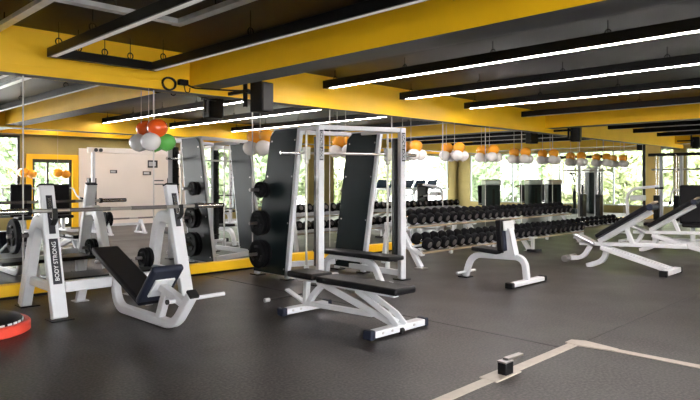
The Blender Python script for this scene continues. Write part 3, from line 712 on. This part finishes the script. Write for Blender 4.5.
# speakers
def speaker(loc, label, rz, top):
    t = thing('speaker', loc, label, 'loudspeaker', 'wall speakers')
    R = Matrix.Rotation(rz, 3, 'Z')
    c = V((0, 0, 0))
    pl = [(-0.13, -0.12), (0.13, -0.12), (0.165, -0.03), (0.12, 0.12), (-0.12, 0.12), (-0.165, -0.03)]
    MB().prism([R @ V((x_, y_, -0.22)) for x_, y_ in pl], (0, 0, 0.44)).build('cabinet', M['rubber'], t, 0.012)
    MB().box(R @ V((0, -0.125, 0.0)), (0.23, 0.012, 0.40), R).build('grille', M['black_metal'], t, 0.006)
    bk = R @ V((-0.20, 0.14, 0))
    mb = MB().box(bk + V((0, 0, 0.1)), (0.05, 0.05, 0.5), R).box(R @ V((-0.11, 0.13, 0.08)), (0.20, 0.05, 0.06), R)
    if top > 0: mb.box(bk + V((0, 0, 0.1+top/2)), (0.04, 0.04, top+0.1), R)
    mb.box(bk + V((0, 0.20, 0.08)), (0.05, 0.56, 0.05)).build('bracket', M['black_metal'], t, 0.004)
    return t
rzs = math.radians(12)
speaker((5.48, 7.33, 2.62), 'black loudspeaker on a bracket under the near yellow cross beam', rzs, 0.26)
speaker((15.9, 7.33, 2.65), 'black loudspeaker on a bracket below the far yellow cross beam', rzs, 0.42)
speaker((25.2, 7.0, 2.78), 'tiny black loudspeaker under the ceiling at the far right edge', rzs, 0.34)
t = thing('speaker_cable', (4.24, 7.80, 2.74), 'coiled black cable with connector on the yellow beam leading to the near loudspeaker', 'cable')
cp = []
for q in range(50):
    w = 2*PI*q/16; cp.append((0.10*math.cos(w), 0.0+0.012*math.sin(q*0.7)+0.0, 0.085*math.sin(w)+0.0))
MB().tube(cp, 0.013, 8).build('coil', M['rubber'], t)
MB().bb(0.14, 0.28, -0.05, 0.03, 0.0, 0.08).build('connector', M['rubber'], t, 0.01)
MB().tube(fillet([(0.28, -0.02, 0.01), (0.36, -0.05, -0.03), (0.9, -0.3, -0.035), (1.02, -0.36, -0.03)], 0.1), 0.012, 8).tube(fillet([(0.22, -0.02, 0.0), (0.24, -0.03, -0.10), (0.30, -0.03, -0.10), (0.31, -0.03, -0.03)], 0.04), 0.008, 8).build('lead', M['rubber'], t)

# ------------------------------------------------------------------ machines at the far right (direct view)
def pad_machine(loc, label, rz=0.0):
    t = thing('chest_press_machine', loc, label, 'gym machine', None, rz)
    MB().box((0, 0, 0.86), (0.52, 0.10, 0.86)).build('back_pad', M['black_pad'], t, 0.045, 4)
    MB().box((0, -0.26, 0.42), (0.42, 0.42, 0.08)).build('seat_pad', M['black_pad'], t, 0.03, 3)
    MB().box((0, 0.10, 0.62), (0.10, 0.08, 1.2)).box((0, -0.1, 0.05), (0.10, 0.9, 0.08)).box((0, 0.33, 0.04), (0.8, 0.08, 0.07)).box((0, -0.5, 0.04), (0.6, 0.08, 0.07)).box((0, -0.26, 0.22), (0.08, 0.08, 0.34)).build('frame', M['white'], t, 0.01)
    for s in (-1, 1):
        MB().tube(fillet([(s*0.1, 0.14, 1.15), (s*0.40, 0.14, 1.20), (s*0.44, -0.05, 0.95), (s*0.44, -0.40, 0.90)], 0.12), 0.022, 10).build('press_arm', M['white'], t)
        MB().cyl((s*0.44, -0.30, 0.908), (s*0.44, -0.44, 0.895), 0.028, n=12).build('grip', M['rubber'], t)
    return t
pm = pad_machine((14.9, 4.2, 0), 'chest press machine with tall black back pad at the right edge', math.radians(-74))
dup(pm, (5.2, -1.35, 0), 'chest press machine near the glazed door, seen only in the mirror at far left', rz=math.radians(180))
dup(pm, (6.2, -1.45, 0), 'chest press machine right of the glazed door, seen only in the mirror at left', rz=math.radians(180))

t = thing('cable_crossover', (21.2, 6.6, 0), 'white cable crossover tower before the window at the far right', 'gym machine')
for yy in (0.30, -0.30):
    MB().box((0, yy, 1.12), (0.09, 0.09, 2.2)).build('post', M['white'], t, 0.01)
    MB().cyl((0.12, yy+0.12, 0.1), (0.12, yy+0.12, 2.2), 0.014, n=10).cyl((-0.12, yy+0.12, 0.1), (-0.12, yy+0.12, 2.2), 0.014, n=10).build('guide_rod', M['chrome'], t)
    MB().box((0, yy+0.12, 0.5), (0.3, 0.16, 0.8)).build('weight_stack', M['black_metal'], t, 0.005)
    MB().box((0, yy, 0.03), (0.9, 0.12, 0.06)).build('foot', M['white'], t, 0.008)
MB().box((0, -0.6, 2.22), (0.10, 2.6, 0.10)).build('top_beam', M['black_metal'], t, 0.008)
MB().cyl((0, -0.9, 1.74), (0, 0.6, 1.74), 0.03, n=12).build('pull_bar', M['steel'], t)
t = thing('row_machine', (14.3, 5.05, 0), 'machine with white curved arm standing before the ochre pier at right', 'gym machine')
MB().sweep(fillet([(0, 0.3, 0.03), (0, 0.35, 1.2), (0, -0.35, 1.26)], 0.3, 8), (1, 0, 0), 0.07, 0.06).build('curved_arm', M['white'], t, 0.01)
MB().box((0, -0.1, 0.03), (0.1, 1.0, 0.06)).box((0, 0.38, 0.03), (0.6, 0.08, 0.06)).box((0, -0.25, 0.22), (0.07, 0.07, 0.36)).build('base_frame', M['white'], t, 0.01)
MB().box((0, -0.25, 0.43), (0.34, 0.36, 0.07)).build('seat_pad', M['black_pad'], t, 0.02, 3)
MB().cyl((-0.22, -0.35, 1.22), (0.22, -0.35, 1.22), 0.022, n=12).build('handle', M['rubber'], t)
MB().box((0, 0.1, 1.0), (0.18, 0.3, 0.12)).build('weight_cover', M['silver_plastic'], t, 0.02)

# ------------------------------------------------------------------ things seen in the mirror
def stack_machine(loc, label, hgt, tall=False):
    t = thing('stack_machine', loc, label, 'gym machine', 'weight stack machines by the end window', math.radians(38))
    MB().box((0, 0, hgt/2), (0.60, 0.50, hgt)).build('shroud', M['tower'], t, 0.10, 4)
    MB().box((0, 0, hgt-0.09), (0.62, 0.53, 0.22)).build('top_cover', M['galv'], t, 0.05, 4)
    MB().box((0, 0.255, hgt*0.42), (0.10, 0.012, hgt*0.68)).build('stack_slot', M['black_metal'], t)
    MB().box((0, -0.6, 0.05), (0.10, 1.1, 0.08)).box((0, -1.0, 0.04), (0.6, 0.08, 0.07)).box((0, -0.7, 0.24), (0.08, 0.08, 0.4)).build('base_frame', M['white'], t, 0.01)
    MB().box((0, -0.7, 0.47), (0.40, 0.40, 0.07)).build('seat_pad', M['black_pad'], t, 0.02, 3)
    MB().box((0, -0.98, 0.85), (0.34, 0.07, 0.70), rotx(0.1)).build('back_pad', M['black_pad'], t, 0.02, 3)
    if tall: MB().tube(fillet([(-0.2, 0, hgt-0.1), (-0.2, 0, hgt+0.12), (-0.2, -0.9, hgt+0.10)], 0.15), 0.04, 10).build('pulley_arm', M['silver_plastic'], t)
    return t
stack_machine((19.9, 3.5, 0), 'green-black stack machine mirrored just right of the olive corner column', 1.40)
stack_machine((23.1, 3.5, 0), 'green-black stack machine mirrored in the middle of the end window', 1.40)
stack_machine((24.6, 3.6, 0), 'green-black stack machine mirrored second from the right in the end window', 1.40)
stack_machine((25.2, 5.1, 0), 'tall green-black lat machine mirrored at the right of the end window', 1.9, True)
t = thing('elliptical_trainer', (24.4, 4.64, 0), 'elliptical trainer with looping black handles mirrored beside the lat machine', 'gym machine')
MB().box((0, 0, 0.12), (0.5, 0.24, 0.2)).box((0, 0.0, 0.55), (0.12, 0.12, 0.8)).build('base', M['tower'], t, 0.03)
for s in (-1, 1): MB().tube(fillet([(s*0.2, 0.05, 0.5), (s*0.24, 0.15, 1.2), (s*0.2, 0.0, 1.65), (s*0.15, -0.25, 1.7)], 0.2), 0.022, 10).build('handle', M['black_metal'], t)

def treadmill(loc, label):
    t = thing('treadmill', loc, label, 'treadmill', 'treadmills by the side window')
    MB().box((0, 0.1, 0.12), (0.80, 1.7, 0.14)).build('deck', M['silver_plastic'], t, 0.03)
    MB().box((0, 0.15, 0.195), (0.52, 1.5, 0.012)).build('belt', M['rubber'], t)
    MB().box((0, -0.65, 0.24), (0.74, 0.36, 0.22)).build('motor_hood', M['console'], t, 0.05)
    for s in (-1, 1):
        MB().sweep(fillet([(s*0.38, -0.7, 0.15), (s*0.38, -0.50, 1.02), (s*0.38, 0.15, 0.98)], 0.12), (1, 0, 0), 0.06, 0.06).build('handrail', M['silver_plastic'], t, 0.01)
    MB().box((0, -0.56, 1.22), (0.72, 0.08, 0.42), rotx(-0.45)).build('console', M['console'], t, 0.04, 3)
    MB().box((0, -0.52, 1.02), (0.76, 0.16, 0.07)).build('console_tray', M['silver_plastic'], t, 0.02)
    return t
td = treadmill((19.8, -1.3, 0), 'treadmill facing the side window, mirrored leftmost of the row')
dup(td, (20.65, -1.3, 0), 'treadmill facing the side window, mirrored second from the left of the row')
dup(td, (22.4, -1.3, 0), 'treadmill facing the side window, mirrored second from the olive corner column')
dup(td, (21.5, -1.3, 0), 'treadmill facing the side window, mirrored in the middle of the row')
dup(td, (23.3, -1.3, 0), 'treadmill facing the side window, mirrored nearest the olive corner column')

t = thing('power_rack', (10.37, 0.3, 0), 'white power rack with drilled posts, seen in the mirror left of the smith machine', 'gym machine')
for sx in (-0.5, 0.5):
    for sy in (-0.5, 0.25):
        po = MB().box((sx, sy, 1.2), (0.08, 0.08, 2.38)).build('post', M['white'], t, 0.008)
        hb = MB()
        for q in range(14): hb.cyl((sx, sy+0.0405, 0.4+q*0.13), (sx, sy+0.042, 0.4+q*0.13), 0.014, n=8)
        hb.build('adjustment_hole', M['black_metal'], po)
    MB().box((sx, -0.125, 2.37), (0.07, 0.75, 0.07)).build('top_rail', M['white'], t, 0.008)
    MB().box((sx, -0.125, 0.04), (0.08, 0.95, 0.07)).build('base_rail', M['white'], t, 0.008)
MB().box((0, 0.25, 2.37), (1.0, 0.07, 0.07)).box((0, -0.5, 2.37), (1.0, 0.07, 0.07)).build('top_beam', M['white'], t, 0.008)
MB().box((0, 0.36, 0.95), (1.0, 0.16, 0.03)).box((0, 0.36, 0.55), (1.0, 0.16, 0.03)).build('shelf', M['black_metal'], t, 0.005)
flat_bench((11.2, -1.35, 0), 'flat bench in front of the side windows, seen only in the mirror')
t = thing('cable_machine', (7.9, -0.45, 0), 'wide cream cable machine with twin pulleys mirrored before the cream wall', 'gym machine')
MB().box((0.1, 0, 2.20), (2.9, 0.10, 0.14)).build('top_beam', M['cream'], t, 0.01)
for sx in (-1.2, 1.15):
    MB().box((sx, 0, 1.1), (0.08, 0.10, 2.18)).build('post', M['white'], t, 0.008)
    MB().box((sx, 0, 0.04), (0.14, 0.9, 0.07)).build('foot', M['white'], t, 0.01)
    MB().box((sx+0.02, -0.14, 0.8), (0.20, 0.16, 1.3)).build('weight_stack', M['black_metal'], t, 0.008)
for sx in (-1.15, -1.02): MB().cyl((sx, 0.05, 2.20), (sx, 0.08, 2.20), 0.05).build('pulley', M['pulley'], t)
# low bench frame with loaded bar, mirrored in front of the cream wall
t = thing('low_bar_stand', (7.1, 0.55, 0), 'low white bar stand mirrored before the cream wall at left', 'bar stand')
for sx in (-0.45, 0.45):
    MB().sweep([(sx, -0.3, 0.02), (sx, 0.3, 0.02)], (1, 0, 0), 0.08, 0.04).sweep([(sx, -0.22, 0.03), (sx, 0.0, 0.34)], (1, 0, 0), 0.07, 0.07).sweep([(sx, 0.22, 0.03), (sx, 0.0, 0.34)], (1, 0, 0), 0.07, 0.07).build('side_frame', M['white'], t, 0.008)
MB().box((0, 0, 0.25), (0.9, 0.06, 0.06)).build('crossbar', M['white'], t, 0.006)
barbell((7.35, 0.55, 0.40), 2.1, 'barbell lying on the low stand, seen only in the mirror at left')
make_plate('weight_plate', 0.19, 0.06, (6.58, 0.55, 0.40), 'black plate on the mirrored low barbell, at its outer end')
make_plate('weight_plate', 0.19, 0.06, (6.70, 0.55, 0.40), 'black plate on the mirrored low barbell, inner of the two')

# small signs on the cream wall
for (x_, z_, w_, h_, lab) in ((9.55, 1.92, 0.34, 0.24, 'dark framed notice high on the mirrored cream wall'), (9.35, 1.62, 0.28, 0.12, 'small dark notice below the framed one on the cream wall'),
                              (8.25, 1.66, 0.22, 0.10, 'small pale card with dark end on the mirrored cream wall')):
    t = thing('wall_sign', (x_, YB+0.031, z_), lab, 'sign')
    MB().box((0, 0.008, 0), (w_, 0.016, h_)).build('frame', M['badge'], t, 0.003)
    MB().box((-0.02, 0.017, 0), (w_*0.7, 0.004, h_*0.6)).build('sheet', M['silver_plastic'], t)
t = thing('wall_vent', (9.75, YB+0.031, 1.32), 'two slotted vent lines on the right of the mirrored cream wall', 'vent')
MB().box((0, 0.006, 0.06), (0.36, 0.012, 0.035)).box((0, 0.006, -0.06), (0.36, 0.012, 0.035)).build('slot', M['frame_dark'], t)
# balloons hanging near the glazed door
for x_, w_ in ((5.55, 'left'), (6.45, 'right')):
    t = thing('balloon_bunch', (x_, -2.3, ZC), 'orange balloon bunch hanging before the glazed door in the mirror, the %s one' % w_, 'balloons', 'balloon bunches by the door')
    balloon(t, (0, 0, -1.60), 0.14, M['orange_b']); balloon(t, (0.2, 0.05, -1.64), 0.13, M['orange_b'])
    MB().cyl((0, 0, -1.5), (0, 0, 0), 0.003, n=6).build('string', M['string'], t)

# ------------------------------------------------------------------ outdoors
struct(MB().bb(-40, 90, -60, YB-0.25, -0.6, -0.5).bb(XE+0.25, 90, YB-0.25, 60, -0.6, -0.5).build('ground', M['grass']))
def tree(loc, hgt, rad, m, label):
    t = thing('tree', loc, label, 'tree', 'trees outside the windows')
    MB().cyl((0, 0, 0), (0.1, 0, hgt*0.6), 0.16, 0.09, 10).tube([(0.05, 0, hgt*0.4), (0.5*rad, 0.2, hgt*0.65)], 0.06, 8).tube([(0.05, 0, hgt*0.45), (-0.5*rad, -0.2, hgt*0.7)], 0.06, 8).build('trunk', M['bark'], t)
    me = bpy.data.meshes.new('crown'); vs = []; fs = []
    for k in range(5000):
        u = V((random.gauss(0, 1), random.gauss(0, 1), random.gauss(0, 1))).normalized() * (random.random()**0.45)
        c = V((u.x*rad, u.y*rad, hgt*0.52 + u.z*hgt*0.48))
        a_ = V((random.gauss(0, 1), random.gauss(0, 1), random.gauss(0, 1))).normalized()
        b_ = a_.orthogonal().normalized(); s = random.uniform(0.09, 0.22)
        c2 = a_.cross(b_); i = len(vs)
        vs += [c-b_*s, c-c2*s*0.5, c+b_*s, c+c2*s*0.5]; fs.append((i, i+1, i+2, i+3))
    me.from_pydata(vs, [], fs); me.materials.append(m)
    o = bpy.data.objects.new('crown', me); COL.objects.link(o); o.parent = t
    return t
tp = [tree((XE+7, 0, -0.5), 5.2, 2.3, M['leaf'], 'green tree outside the end window, mirrored near the corner column'),
      tree((XE+6, 5, -0.5), 4.6, 2.2, M['leaf2'], 'yellow-green tree outside the end window, mirrored at the right')]
k = 0
for (x_, y_) in ((XE+8, -4), (XE+7, 9), (XE+10, 2.5), (XE+5, 2.2), (XE+13, 13), (XE+11, 6), (XE+9, -8), (XE+12, -9), (XE+14, 7), (14, YB-9), (19, YB-7), (24, YB-6), (9, YB-11), (28.5, YB-8), (21.5, YB-9), (26, YB-9.5), (16.5, YB-7)):
    c = dup(tp[k % 2], (x_, y_, -0.5), '%s tree of those standing farther off outside the windows' % ORD[k], rz=k*1.3); c.scale = (1.1, 1.1, 1+0.08*(k % 3)); k += 1

# ------------------------------------------------------------------ light
w = bpy.data.worlds.new('sky'); SC.world = w; w.use_nodes = True
bg = w.node_tree.nodes['Background']; bg.inputs['Color'].default_value = (1.0, 0.97, 0.965, 1); bg.inputs['Strength'].default_value = 10.0
def portal(name, loc, sx, sy, rot):
    l = bpy.data.lights.new(name, 'AREA'); l.shape = 'RECTANGLE'; l.size = sx; l.size_y = sy
    l.cycles.is_portal = True
    o = bpy.data.objects.new(name, l); COL.objects.link(o); o.location = loc; o.rotation_euler = rot
for (a0, a1, z0, z1) in backholes:
    portal('window_portal', ((a0+a1)/2, YB-0.25, (z0+z1)/2), a1-a0, z1-z0, (PI/2, 0, PI))
portal('window_portal', (XE+0.25, 2.9, 1.49), 9.7, 2.38, (PI/2, 0, PI/2))

# ------------------------------------------------------------------ camera
cam = bpy.data.cameras.new('camera'); co = bpy.data.objects.new('camera', cam); COL.objects.link(co)
co.location = (0, 0, 1.4); co.rotation_euler = (PI/2, 0, -PI/4)
cam.sensor_width = 36; cam.lens = 612/700*36; cam.shift_y = -20/700
cam.clip_start = 0.05; cam.clip_end = 300
SC.camera = co
SC.view_settings.view_transform = 'Standard'; SC.view_settings.look = 'None'
SC.view_settings.exposure = 1.15; SC.view_settings.gamma = 1.0; SC.view_settings.use_curve_mapping = False
